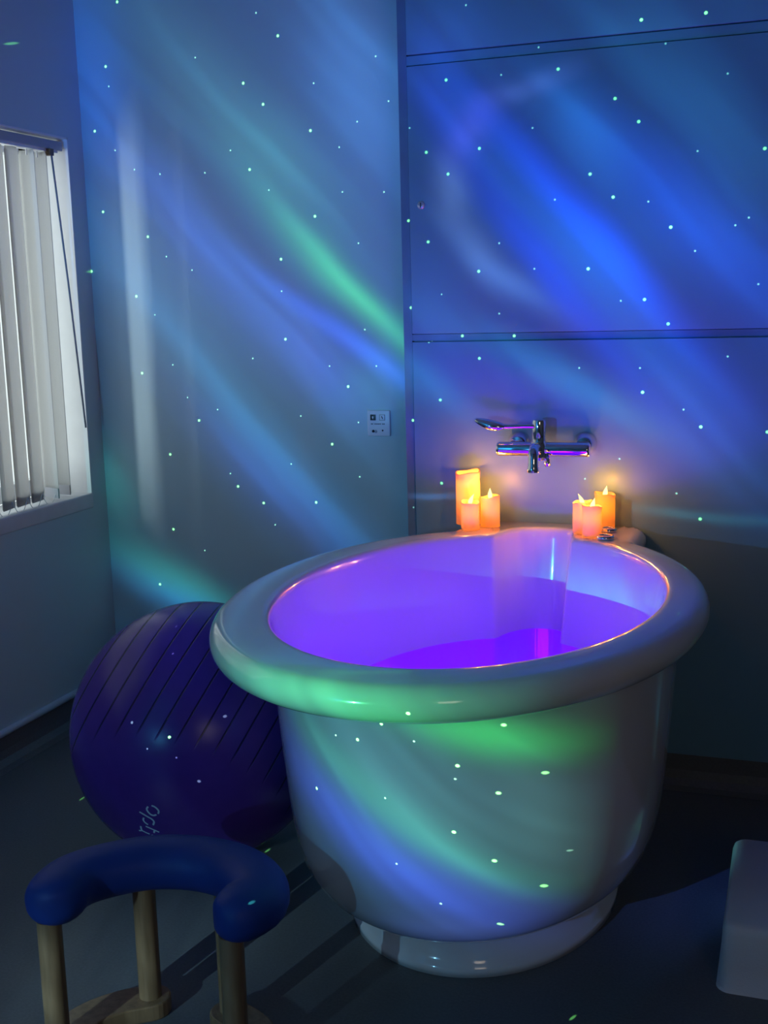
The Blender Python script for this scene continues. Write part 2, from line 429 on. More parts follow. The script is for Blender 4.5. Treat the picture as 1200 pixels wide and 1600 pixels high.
def glass_mat(name, col, gl=.08, rough=0.0):
    m = bpy.data.materials.new(name); m.use_nodes = True
    nt = m.node_tree; nt.nodes.clear()
    out = nt.nodes.new('ShaderNodeOutputMaterial')
    t = nt.nodes.new('ShaderNodeBsdfTransparent'); t.inputs[0].default_value = (*col, 1)
    g = nt.nodes.new('ShaderNodeBsdfGlossy'); g.inputs['Roughness'].default_value = rough
    fr = nt.nodes.new('ShaderNodeFresnel'); fr.inputs[0].default_value = 1.33
    mx = nt.nodes.new('ShaderNodeMixShader')
    if gl is None: nt.links.new(fr.outputs[0], mx.inputs[0])
    else: mx.inputs[0].default_value = gl
    nt.links.new(t.outputs[0], mx.inputs[1]); nt.links.new(g.outputs[0], mx.inputs[2])
    nt.links.new(mx.outputs[0], out.inputs[0])
    return m
M_glass = glass_mat('window_glass', (.92, .95, .95), .06)
M_water = glass_mat('pool_water', (.55, .38, 1.0), None, 0.004)

def emis(name, col, s):
    m = bpy.data.materials.new(name); m.use_nodes = True
    nt = m.node_tree; nt.nodes.clear()
    out = nt.nodes.new('ShaderNodeOutputMaterial'); e = nt.nodes.new('ShaderNodeEmission')
    e.inputs[0].default_value = (*col, 1); e.inputs[1].default_value = s
    nt.links.new(e.outputs[0], out.inputs[0])
    return m
M_flame = emis('led_flame', (1.0, .72, .22), 3.0)
M_led = emis('violet_led_lens', (.16, .01, 1.0), 4.0)

# ball: purple rubber with moulded rings across the upper-left half
def ball_mat():
    m = M_ball; nt = m.node_tree; b = nt.nodes['Principled BSDF']
    tc = nt.nodes['Texture Coordinate']
    ax = BALL_AXIS
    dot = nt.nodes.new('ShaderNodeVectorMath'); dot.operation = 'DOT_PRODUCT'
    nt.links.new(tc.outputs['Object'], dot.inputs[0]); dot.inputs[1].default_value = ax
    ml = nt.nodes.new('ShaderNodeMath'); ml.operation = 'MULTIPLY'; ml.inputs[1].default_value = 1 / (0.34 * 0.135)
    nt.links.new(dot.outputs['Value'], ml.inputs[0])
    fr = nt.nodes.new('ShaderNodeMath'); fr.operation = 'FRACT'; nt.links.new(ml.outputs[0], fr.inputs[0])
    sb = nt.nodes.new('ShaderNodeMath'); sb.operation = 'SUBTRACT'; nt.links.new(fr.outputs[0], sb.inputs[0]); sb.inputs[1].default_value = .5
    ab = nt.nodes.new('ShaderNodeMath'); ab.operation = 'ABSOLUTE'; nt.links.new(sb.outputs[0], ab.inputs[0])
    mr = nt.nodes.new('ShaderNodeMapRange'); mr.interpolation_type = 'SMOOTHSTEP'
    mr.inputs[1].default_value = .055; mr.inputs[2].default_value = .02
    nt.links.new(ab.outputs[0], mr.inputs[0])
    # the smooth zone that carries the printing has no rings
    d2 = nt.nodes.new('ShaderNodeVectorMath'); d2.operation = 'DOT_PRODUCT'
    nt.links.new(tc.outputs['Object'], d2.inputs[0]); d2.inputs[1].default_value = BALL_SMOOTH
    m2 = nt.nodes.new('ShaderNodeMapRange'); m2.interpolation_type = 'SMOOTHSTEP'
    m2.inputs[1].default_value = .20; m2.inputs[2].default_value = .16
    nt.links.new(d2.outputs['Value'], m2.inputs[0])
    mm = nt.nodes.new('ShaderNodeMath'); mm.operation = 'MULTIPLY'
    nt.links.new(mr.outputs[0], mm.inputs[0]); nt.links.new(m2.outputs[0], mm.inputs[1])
    bp = nt.nodes.new('ShaderNodeBump'); bp.invert = True
    bp.inputs['Strength'].default_value = .8; bp.inputs['Distance'].default_value = .004
    nt.links.new(mm.outputs[0], bp.inputs['Height']); nt.links.new(bp.outputs[0], b.inputs['Normal'])
    src = b.inputs['Base Color'].links[0].from_socket
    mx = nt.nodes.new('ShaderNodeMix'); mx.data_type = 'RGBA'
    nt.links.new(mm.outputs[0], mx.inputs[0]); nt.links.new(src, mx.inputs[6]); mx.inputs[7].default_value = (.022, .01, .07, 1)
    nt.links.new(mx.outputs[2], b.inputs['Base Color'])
BALL_AXIS = (0.87 * rgt - 0.49 * upv)
BALL_SMOOTH = (-0.75 * upv - 0.2 * rgt - 0.63 * fwd)
ball_mat()

# ================================================================== THE ROOM
XL, YM, YP, XE = -2.412, 3.71, 3.43, -1.147
XR, YB, ZC = 2.4, -2.2, 2.7
WY0, WY1, WZ0, WZ1, WD = 1.75, 3.62, 0.80, 2.036, 0.17   # window opening in the left wall

struct(MB().box(XL - .3, XR + .1, YB - .1, YM + .1, -.1, 0).build('floor', M_floor, smooth=False))
struct(MB().box(XL - .3, XR + .1, YB - .1, YM + .1, ZC, ZC + .1).build('ceiling', M_ceil, smooth=False))
wl = MB()
wl.box(XL - WD - .06, XL, YB, YM, 0, WZ0 - .03)
wl.box(XL - WD - .06, XL, YB, YM, WZ1, ZC)
wl.box(XL - WD - .06, XL, YB, WY0, WZ0 - .03, WZ1)
wl.box(XL - WD - .06, XL, WY1, YM, WZ0 - .03, WZ1)
struct(wl.build('wall_left', M_wall, smooth=False))
struct(MB().box(XL - .3, XR + .1, YM, YM + .1, 0, ZC).build('wall_back', M_wall, smooth=False))
struct(MB().box(XR, XR + .1, YB, YM, 0, ZC).build('wall_right', M_far, smooth=False))
struct(MB().box(XL - .3, XR + .1, YB - .1, YB, 0, ZC).build('wall_front', M_far, smooth=False))
# boxed-out duct wall behind the pool: lower and upper boards, joints, and a removable panel between
db = MB()
db.box(XE + .012, XR, YP + .021, YM, 0, ZC)
struct(db.build('wall_duct', M_band, smooth=False))
struct(MB().box(XE, XE + .0115, YP + .0205, YM, 0, ZC).box(XE, XE + .0265, YP + .005, YP + .0204, 0, ZC).build('trim_1', M_band, smooth=False))
struct(MB().box(XE + .028, XR, YP, YP + .02, .10, 1.330).build('wall_duct_lower', M_lam, smooth=False, bevel=.002))
struct(MB().box(XE + .028, XR, YP, YP + .02, 2.157, ZC).build('wall_duct_upper', M_lam, smooth=False, bevel=.002))
struct(MB().box(XE + .026, XR, YP + .006, YP + .02, 1.3335, 1.352).build('trim_2', M_band, smooth=False))
struct(MB().box(XE + .026, XR, YP + .006, YP + .02, 2.128, 2.1535).build('trim_3', M_lam, smooth=False))
ap = tag(empty('access_panel', (0, YP, 1.353)), 'large flush wall access panel above the pool tap, small round lock near its left edge', 'panel')
MB().box(XE + .028, XR, 0, .018, 0.001, .772).build('panel_board', M_lam, ap, smooth=False, bevel=.002)
lk = MB().lathe([(.0, -.006), (.008, -.006), (.0115, -.003), (.012, .0)], 28, (-1.082, 0, .378), 'y').build('lock', M_satin, ap)
MB().box(-1.0835, -1.0805, -.0075, -.0055, .371, .385).build('key_slot', M_dark, lk, smooth=False)

# coved vinyl skirting
def cove(name, pts, nrm):
    # pts: start/end on the wall line, nrm: direction into the room
    prof = [(0, .10), (.004, .10), (.006, .05), (.012, .025), (.03, .008), (.055, .0008), (0, .0008)]
    v = []
    for p in pts:
        for d, z in prof: v.append((p[0] + nrm[0] * d, p[1] + nrm[1] * d, z))
    n = len(prof)
    f = [(k, (k + 1) % n, n + (k + 1) % n, n + k) for k in range(n)] + [tuple(range(n)), tuple(range(n, 2 * n))]
    return struct(mesh(name, v, f, M_floor, smooth=False))
cove('baseboard_left', [(XL, YB), (XL, YM)], (1, 0))
cove('baseboard_back', [(XL, YM), (XE, YM)], (0, -1))
cove('baseboard_duct', [(XE, YP + .012), (XR, YP + .012)], (0, -1))
t = MB()
t.tube([(XL + .006, YB, .108), (XL + .006, YM, .108)], .012, 10)
struct(t.build('trim_4', M_cap))
t = MB(); t.tube([(XL, YM - .006, .108), (XE, YM - .006, .108)], .0095, 10)
struct(t.build('trim_5', M_cap))

# window: frame, pane, reveal lining and sill
wf = MB()
xo = XL - WD
wf.box(xo - .05, xo, WY0, WY1, WZ0, WZ0 + .06); wf.box(xo - .05, xo, WY0, WY1, WZ1 - .05, WZ1)
for y in (WY0, (WY0 + WY1) / 2 - .025, WY1 - .05): wf.box(xo - .05, xo, y, y + .05, WZ0, WZ1)
win = struct(wf.build('window_1', M_upvc, smooth=False, bevel=.004))
MB().box(xo - .028, xo - .022, WY0 + .04, WY1 - .04, WZ0 + .05, WZ1 - .04).build('window_pane', M_glass, win, smooth=False)
rv = MB()
rv.box(xo, XL + .001, WY1 - .006, WY1, WZ0, WZ1); rv.box(xo, XL + .001, WY0, WY0 + .006, WZ0, WZ1); rv.box(xo, XL + .001, WY0, WY1, WZ1 - .006, WZ1)
rv.build('window_lining', M_upvc, win, smooth=False)
sl = MB(); sl.box(xo - .0, XL + .004, WY0 - .03, WY1 + .001, WZ0 - .055, WZ0)
sl.build('window_sill', M_sill, win, smooth=False, bevel=.006)

# vertical blind
vb = tag(empty('vertical_blind', (XL - .035, WY1 - .02, WZ1 - .01)), 'white vertical slat blind hanging in the bright window, backlit', 'blind')
BX, BY, BZ = XL - .035, WY1 - .02, WZ1 - .01
MB().box(-.022, .022, WY0 - BY + .03, .005, -.036, -.004).build('head_rail', M_rail, vb, smooth=False, bevel=.003)
MB().box(-.018, .018, WY0 - BY + .03, -.02, -.044, -.0355).build('rail_channel', M_upvc, vb, smooth=False)
n = 0
SL_H = 1.150
def slat_mesh(wd=.089):
    v = []; K = 10
    for z in (-.046, -.062, -.15, -.5, -.060 - SL_H + .04, -.060 - SL_H):
        ww = wd * (.85 if z > -.05 else 1)
        for k in range(K + 1):
            s = (k / K - .5)
            v.append((.014 * (1 - (2 * s) ** 2) , s * ww, z))
    f = [(r * (K + 1) + k, r * (K + 1) + k + 1, (r + 1) * (K + 1) + k + 1, (r + 1) * (K + 1) + k) for r in range(5) for k in range(K)]
    return v, f
sv, sf = slat_mesh()
first = None
ys = [3.43 - .0815 * i for i in range(20)]
for i, y in enumerate([3.500] + ys):
    ang = radians(82) if i == 0 else radians(70) if i == 1 else radians(9 + random.uniform(-2.5, 2.5))
    if first is None:
        first = mesh('slat', sv, sf, M_slat, vb)
        o = first
        mod = o.modifiers.new('thickness', 'SOLIDIFY'); mod.thickness = .0008
        wt = MB().box(-.001, .003, -.040, .040, -.060 - SL_H - .004, -.060 - SL_H + .030).build('slat_weight', M_rail, o, smooth=False)
        hk = MB().tube([(.002, 0, -.040), (.002, 0, -.064)], .003, 8).build('hanger', M_upvc, o)
        kids = [wt, hk]
    else:
        o = first.copy(); COL.objects.link(o); o.parent = vb
        for c in kids:
            d = c.copy(); COL.objects.link(d); d.parent = o
    o.location = (random.uniform(-.003, .003) + (-.01 if i == 0 else 0), y - BY, 0)
    o.rotation_euler = (0, 0, ang)
# bottom spacing chain loops
for i in range(len(ys) - 1):
    a, b = ys[i] - BY, ys[i + 1] - BY
    MB().tube([(.016 - .0 * q, a + (b - a) * q, -.060 - SL_H + .022 - .045 * (q * (1 - q)) * 4) for q in [k / 8 for k in range(9)]], .0012, 6).build('bottom_chain', M_upvc, vb)
MB().tube([(.03, -.075, -.045), (.042, -.045, -.5), (.055, -.022, -.985)], .0036, 8).build('control_wand', M_rail, vb)
MB().box(.010, .034, -.085, -.065, -.058, -.036).build('wand_clip', M_wood, vb, smooth=False)

# ================================================================== THE POOL
TX, TY = -0.70, 2.60
NS = 288
def thetas():
    out = []
    acc = [0]
    for k in range(NS):
        a = 2 * pi * (k + .5) / NS
        dens = 1 + 2.2 * math.exp(-((a - pi / 2) / .75) ** 2)
        acc.append(acc[-1] + 1 / dens)
    tot = acc[-1]
    # invert: more samples near the back (theta = 90 deg)
    return [2 * pi * x / tot for x in acc[:-1]]
def thetas2():
    # weight samples directly
    M_ = 4000; cum = [0]
    for k in range(M_):
        a = 2 * pi * k / M_
        cum.append(cum[-1] + 1 + 3.0 * math.exp(-((a - pi / 2) / .6) ** 2))
    out = []; j = 0
    for i in range(NS):
        tgt = cum[-1] * i / NS
        while cum[j + 1] <= tgt: j += 1
        out.append(2 * pi * j / M_)
    return out
TH = thetas2()
def ray_poly(ang, poly, o=(TX, TY)):
    best = 0; dx, dy = cos(ang), sin(ang)
    for i in range(len(poly)):
        x1, y1 = poly[i][0] - o[0], poly[i][1] - o[1]; x2, y2 = poly[(i + 1) % len(poly)][0] - o[0], poly[(i + 1) % len(poly)][1] - o[1]
        ex, ey = x2 - x1, y2 - y1; den = dx * ey - dy * ex
        if abs(den) < 1e-9: continue
        t_ = (x1 * ey - y1 * ex) / den; s_ = (x1 * dy - y1 * dx) / den
        if t_ > 0 and -1e-9 <= s_ <= 1 + 1e-9: best = max(best, t_)
    return best
def ray_ell(ang, cx, cy, a, b, o=(TX, TY)):
    dx, dy = cos(ang), sin(ang); ox, oy = o[0] - cx, o[1] - cy
    A = (dx / a) ** 2 + (dy / b) ** 2; B = 2 * (ox * dx / a ** 2 + oy * dy / b ** 2); Cc = (ox / a) ** 2 + (oy / b) ** 2 - 1
    return (-B + math.sqrt(B * B - 4 * A * Cc)) / (2 * A)
def smooth_r(r, sig, n=3):
    # smoothing in arc-length-ish manner over neighbouring samples near the back only
    for _ in range(n):
        r2 = r[:]
        for i in range(NS):
            if abs(TH[i] - pi / 2) < 1.1:
                r2[i] = (r[i - 1] + sig * r[i] + r[(i + 1) % NS]) / (2 + sig)
        r = r2
    return r
def outer(d, shelf=True, n=3):
    """outer outline shrunk by d"""
    r = [ray_ell(a, -.727, 2.60, .552 - d, .755 - d) for a in TH]
    if shelf:
        poly = [(-.985 + d, 3.20), (-.415 - d, 3.20), (-.405 - d, 3.426), (-.935 + d, 3.426)]
        r = [max(q, ray_poly(a, poly)) if 0 < a < pi else q for q, a in zip(r, TH)]
        r = smooth_r(r, 1.0, n)
    return [(TX + q * cos(a), TY + q * sin(a)) for q, a in zip(r, TH)]
def inner(d, n=3, notch=True):
    r = [ray_ell(a, -.712, 2.602, .438 - d, .628 - d) for a in TH]
    if notch:
        poly = [(-.825 + d * .3, 3.0), (-.600 - d * .3, 3.0), (-.602 - d * .3, 3.305 - d * .8), (-.622 - d * .3, 3.328 - d * .8), (-.66, 3.337 - d * .8), (-.72, 3.335 - d * .8), (-.765 + d * .3, 3.315 - d * .8), (-.798 + d * .3, 3.27 - d * .8), (-.815 + d * .3, 3.21 - d * .8)]
        r = [max(q, ray_poly(a, poly)) if 0 < a < pi else q for q, a in zip(r, TH)]
        r = smooth_r(r, 1.0, n)
    return [(TX + q * cos(a), TY + q * sin(a)) for q, a in zip(r, TH)]
def body(cx, cy, a_, b_):
    return [(cx + q * cos(a) * 1, cy + q * sin(a)) for q, a in zip([ray_ell(a, cx, cy, a_, b_, (cx, cy)) for a in TH], TH)]

ZR = 0.79
rings = []
# foot
rings += [([p for p in body(-.71, 2.68, .325, .43)], 0.0), (body(-.71, 2.68, .325, .43), .022), (body(-.71, 2.68, .318, .423), .026), (body(-.71, 2.68, .312, .418), .085)]
# bowl underside and side
prof = [(.300, .410, .105), (.315, .425, .112), (.345, .462, .130), (.372, .500, .155), (.392, .528, .185), (.408, .550, .23), (.418, .565, .29), (.426, .577, .37), (.434, .588, .47), (.440, .598, .57), (.446, .605, .66), (.449, .609, .700)]
for i, (a_, b_, z) in enumerate(prof):
    k = i / (len(prof) - 1)
    rb = [ray_ell(a, -.703, 2.655 - .025 * min(1, k * 2), a_ + .012 * k, b_ + .035 * min(1, k * 2)) for a in TH]
    if z > .36:
        pod = [(-.835, 3.0), (-.565, 3.0), (-.565, 3.365), (-.835, 3.365)]
        rb = smooth_r([max(q, ray_poly(a, pod)) if 0 < a < pi else q for q, a in zip(rb, TH)], 1.0, 4)
    rings.append(([(TX + q * cos(a), TY + q * sin(a)) for q, a in zip(rb, TH)], z))
# underside of the rim, roll, top
R = .037; zc = ZR - .040
for k in range(0, 13):
    an = radians(-110 + k * 200 / 12)
    d = R - R * cos(an); z = zc + R * sin(an)
    rings.append((outer(d), z))
rings.append((outer(.062), ZR - .0005)); 
rings.append((inner(-.020), ZR - .0005))
for (d, z) in [(-.010, ZR - .0012), (-.003, ZR - .005), (.002, ZR - .013), (.005, ZR - .03), (.014, .72), (.032, .64), (.050, .55), (.060, .50), (.070, .43), (.090, .35), (.13, .28), (.18, .25)]:
    rings.append((inner(d), z))
verts = []; faces = []
for pts, z in rings:
    for (x, y) in pts: verts.append((x - TX, y - TY, z))
for i in range(len(rings) - 1):
    for k in range(NS):
        faces.append((i * NS + k, i * NS + (k + 1) % NS, (i + 1) * NS + (k + 1) % NS, (i + 1) * NS + k))
faces.append(tuple((len(rings) - 1) * NS + k for k in range(NS)))
faces.append(tuple(range(NS))[::-1])
pool = tag(empty('birthing_pool', (TX, TY, 0)), 'large glossy white oval birthing pool on a foot, lit violet inside', 'birthing pool')
mesh('basin', verts, faces, M_tub, pool)
# drain and violet underwater lamps on the near inner wall
MB().lathe([(.0, .252), (.030, .252), (.034, .256), (.036, .250), (.036, .2495)], 32, (0, 0, 0)).build('drain', M_chrome, pool)
for (x, y, z) in [(-.13, -.528, .42), (.13, -.528, .42)]:
    lm = MB().lathe([(.0, -.004), (.032, -.004), (.038, .0), (.038, .012), (.030, .016), (0, .016)], 28, (x, y, z), 'y').build('underwater_lamp', M_chrome, pool)
    MB().lathe([(0, .0165), (.027, .0165), (.027, .0175), (0, .0175)], 24, (x, y, z), 'y').build('lamp_lens', M_led, lm)

# water
wpts = inner(.0595)
wv = [(x - TX, y - TY, 0) for x, y in wpts]
wat = mesh('water', wv, [tuple(range(NS))], M_water, smooth=False, loc=(TX, TY, .50))
tag(wat, 'still violet-lit water lying low inside the white birthing pool', 'water')

LEDC = (.21, .002, 1.0)
for x in (-.13, .13):
    ld = bpy.data.lights.new('underwater_lamp_light', 'SPOT'); ld.energy = 19; ld.color = LEDC
    ld.spot_size = radians(165); ld.spot_blend = 1; ld.shadow_soft_size = .10
    o = bpy.data.objects.new('underwater_lamp_light', ld); COL.objects.link(o)
    o.location = (TX + x, TY - .44, .40)
    o.rotation_euler = Vector((0, 1, .12)).to_track_quat('-Z', 'Y').to_euler()

# chrome rings on the ledge
for (x, y, r, lab) in [(-.500, 3.215, .024, 'small polished chrome ring at the front of the ledge, nearest the inner edge'),
                       (-.508, 3.325, .024, 'small polished chrome ring behind the other one, beside the right-hand tall candle')]:
    o = MB().lathe([(r, 0), (r + .001, .004), (r, .009), (r - .002, .011), (r - .008, .011), (r - .009, .009), (r - .009, 0)], 40, (0, 0, 0), closed=True).build('chrome_ring', M_chrome, loc=(x, y, ZR))
    tag(o, lab, 'ring', 'chrome rings on the pool ledge')

# ================================================================== CANDLES
def candle(x, y, r, h, label, cat, depth=.02, flame=True, tilt=0.0, seed=0, e=.25, lean=0, inner_e=.25, wave=.003, z0=ZR):
    rnd = random.Random(seed)
    c = tag(empty('led_candle', (x, y, z0)), label, cat, 'flameless candles on the pool ledge')
    n = 40; v = []; ph = rnd.uniform(0, 6); ph2 = rnd.uniform(0, 6)
    def rim(a): return wave * sin(a + ph) + wave * .6 * sin(3 * a + ph2)
    rows = [(1.0, 0, 0), (1.0, .10, 0), (1.0, .3, 0), (.985, .5, 0), (.99, .7, 0), (.985, .85, 0), (1.02, .96, .6), (1.03, .985, .9), (1.0, 1.0, 1), (.94, .998, 1), (.88, .985, 1)]
    for (q, t_, wv_) in rows:
        for k in range(n):
            a = 2 * pi * k / n
            rr = r * q * (1 + .012 * sin(2 * a + ph + 3 * t_) + .010 * sin(5 * a + ph2 + 5 * t_))
            v.append((rr * cos(a), rr * sin(a), h * t_ + rim(a) * wv_))
    rows2 = [(.86, h - depth * .5), (.84, h - depth), (.80, h - depth - .001), (.40, h - depth - .003), (.10, h - depth - .003)]
    for (q, z) in rows2:
        for k in range(n):
            a = 2 * pi * k / n
            v.append((r * q * cos(a), r * q * sin(a), z))
    m = len(rows) + len(rows2)
    f = [(i * n + k, i * n + (k + 1) % n, (i + 1) * n + (k + 1) % n, (i + 1) * n + k) for i in range(m - 1) for k in range(n)]
    f.append(tuple((m - 1) * n + k for k in range(n))); f.append(tuple(range(n))[::-1])
    mesh('wax_body', v, f, M_wax, c)
    fz = h - depth
    if flame:
        pf = [(.0, 0), (.0035, .001), (.0062, .006), (.0070, .011), (.0055, .018), (.0030, .025), (.0008, .031), (0, .033)]
        vv = []; nn = 20
        for (q, z) in pf:
            for k in range(nn):
                a = 2 * pi * k / nn
                vv.append((q * cos(a) + lean * z * z * 12, q * sin(a) * .55, z + fz + .001))
        ff = [(i * nn + k, i * nn + (k + 1) % nn, (i + 1) * nn + (k + 1) % nn, (i + 1) * nn + k) for i in range(len(pf) - 1) for k in range(nn)]
        mesh('flame', vv, ff, M_flame, c)
        point_light('flame_light', (lean * .006, -.012, fz + .016), e * .35, (1.0, .40, .08), .006, c)
        point_light('flame_light', (lean * .006, -.004, fz + .045), e, (1.0, .34, .05), .006, c)
    else:
        point_light('flame_light', (0, 0, fz + .02), e, (1.0, .30, .06), .006, c)
    point_light('wax_glow', (0, 0, fz - .012), inner_e * .5, (1.0, .40, .05), .006, c)
    point_light('wax_glow', (0, 0, fz * .62), inner_e * .5, (1.0, .40, .05), .006, c)
    return c
candle(-.932, 3.365, .0365, .158, 'tallest candle, wide orange-glowing pillar at the left end of the pool ledge, no flame showing', 'candle', .022, False, seed=1, e=.30, inner_e=.20, wave=.004)
candle(-.901, 3.272, .0265, .083, 'short flameless candle in front of the tall orange pillar', 'candle', .010, seed=2, e=.44, lean=1, inner_e=.085)
candle(-.858, 3.338, .0285, .090, 'flameless candle just right of the tall orange pillar, behind the short one', 'candle', .010, seed=3, e=.44, inner_e=.085)
candle(-.577, 3.295, .0275, .090, 'leftmost flameless candle of the three on the right of the ledge', 'candle', .012, seed=4, e=.44, lean=-1, inner_e=.085)
candle(-.541, 3.243, .0275, .088, 'middle flameless candle of the right-hand three, nearest the inner edge', 'candle', .012, seed=5, e=.44, lean=.6, inner_e=.085)
candle(-.528, 3.388, .0290, .100, 'flameless candle standing furthest back right by the wall, behind a chrome ring', 'candle', .012, seed=6, e=.16, lean=.4, inner_e=.085)

# ================================================================== TAP
tap = tag(empty('wall_mixer_tap', (-.716, YP, 1.018)), 'chrome wall-mounted lever mixer tap above the pool ledge', 'tap')
def T(p): return (p[0] + .716, p[1] - YP, p[2] - 1.018)
b = MB(); xa, xb = -.840, -.568
b.lathe([(0, xa), (.018, xa), (.0208, xa + .003), (.0215, xa + .008), (.0215, xb - .008), (.0208, xb - .003), (.018, xb), (0, xb)], 32, (0, 3.362, 1.018), 'x')
b.v = [T(p) for p in b.v]; b.build('mixer_bar', M_chrome, tap, auto=True)
for x in (-.790, -.594):
    b = MB().lathe([(0, -.030), (.020, -.029), (.028, -.020), (.034, -.006), (.036, 0)], 36, (x, 3.4295, 1.028), 'y')
    b.lathe([(.014, -.06), (.014, -.02)], 20, (x, 3.4295, 1.020), 'y')
    b.v = [T(p) for p in b.v]; b.build('wall_flange', M_chrome, tap, auto=True)
b = MB().lathe([(0, 1.028), (.020, 1.028), (.0205, 1.045), (.0195, 1.052), (.0205, 1.056), (.0208, 1.098), (.019, 1.104), (.010, 1.106), (0, 1.106)], 32, (-.716, 3.362, 0))
b.v = [T(p) for p in b.v]; b.build('cartridge_body', M_chrome, tap, auto=True)
b = MB().lathe([(0, .985), (.020, .988), (.026, .996), (.027, 1.03), (.022, 1.042), (0, 1.044)], 32, (-.716, 3.358, 0))
b.v = [T(p) for p in b.v]; b.build('valve_housing', M_chrome, tap, auto=True)
lv = MB().tube([T(p) for p in catmull([(-.722, 3.35, 1.086), (-.76, 3.347, 1.086), (-.80, 3.344, 1.085), (-.822, 3.342, 1.085)], 5)], [.0072] * 15 + [.008], 14).build('lever', M_chrome, tap)
pts = catmull([(-.812, 3.342, 1.085), (-.838, 3.341, 1.087), (-.868, 3.340, 1.094), (-.903, 3.338, 1.106)], 5)
K = len(pts)
MB().tube([T(p) for p in pts], [.006 + .012 * sin(pi * min(1, (i / (K - 1)) * 1.02)) ** .8 if i < K - 1 else .003 for i in range(K)], 18, flat=.8, up=(0, -.5, .86)).build('paddle', M_chrome, lv)
pts = catmull([(-.716, 3.345, 1.015), (-.715, 3.315, 1.028), (-.713, 3.283, 1.028), (-.711, 3.262, 1.012), (-.710, 3.256, .985), (-.710, 3.254, .968)], 5)
sp = MB().tube([T(p) for p in pts], [.015] * (len(pts) - 6) + [.0155, .016, .0165, .0165, .0165, .0165], 20).build('spout', M_chrome, tap)
MB().lathe([(.0125, .966), (.0125, .9665), (.017, .9665), (.0172, .972), (.0172, .978), (.0165, .98)], 24, T((-.710, 3.254, 0))[:2] + (-1.018,)).build('aerator', M_chrome, sp, auto=True)
MB().tube([T((-.690, 3.345, 1.0)), T((-.686, 3.335, .985)), T((-.684, 3.332, .972))], [.010, .009, .008], 14).build('shower_outlet', M_chrome, tap)

# ================================================================== SWITCH PLATE
sw = tag(empty('light_control_plate', (-1.332, YM, 1.053)), 'small square white control plate with a dark and a light key on the wall', 'switch')
MB().box(-.040, .040, -.010, 0, -.043, .043).build('plate', M_plate, sw, smooth=False, bevel=.003)
k = MB().box(-.0285, -.0095, -.0125, -.009, .010, .0295).build('dark_key', M_dark, sw, smooth=False, bevel=.001); k['label'] = 'dark key with a pale bulb symbol'
bl = MB().lathe([(0, 0), (.0028, 0), (.0028, .0006), (0, .0006)], 16, (-.019, -.0131, .0208), 'y').box(-.0202, -.0178, -.0131, -.0124, .0145, .019)
bl.build('bulb_symbol', M_plate, k, smooth=False)
k = MB().box(.0045, .0235, -.0125, -.009, .010, .0295).build('light_key', M_plate, sw, smooth=False, bevel=.001)
fr = MB()
for (a, b_, c, d) in [(.0045, .0235, .0285, .0295), (.0045, .0235, .010, .011), (.0045, .0055, .010, .0295), (.0225, .0235, .010, .0295)]: fr.box(a, b_, -.0129, -.0124, c, d)
fr.build('key_outline', M_dark, k, smooth=False)
MB().tube([(.0125, -.0128, .024), (.0145, -.0128, .019), (.0155, -.0128, .0155)], .0014, 8).build('key_symbol', M_dark, k)
for (a, b_) in [(-.027, -.0185), (-.0145, .0085), (.0125, .0225)]:
    m_ = MB(); x = a
    while x < b_ - .001:
        m_.box(x, min(x + .0026, b_), -.0104, -.0098, -.0035, -.0005); x += .0034
    m_.build('caption', M_dark, sw, smooth=False)
MB().lathe([(0, -.013), (.0042, -.013), (.0048, -.009)], 20, (-.019, 0, -.0265), 'y').build('dial', M_dark, sw)
MB().lathe([(0, -.0105), (.0048, -.0105), (.0055, -.0095)], 20, (-.010, 0, -.0275), 'y').build('dial_ring', M_rail, sw)
MB().lathe([(0, -.011), (.0028, -.011), (.0032, -.009)], 18, (.014, 0, -.024), 'y').build('sensor', M_dark, sw)

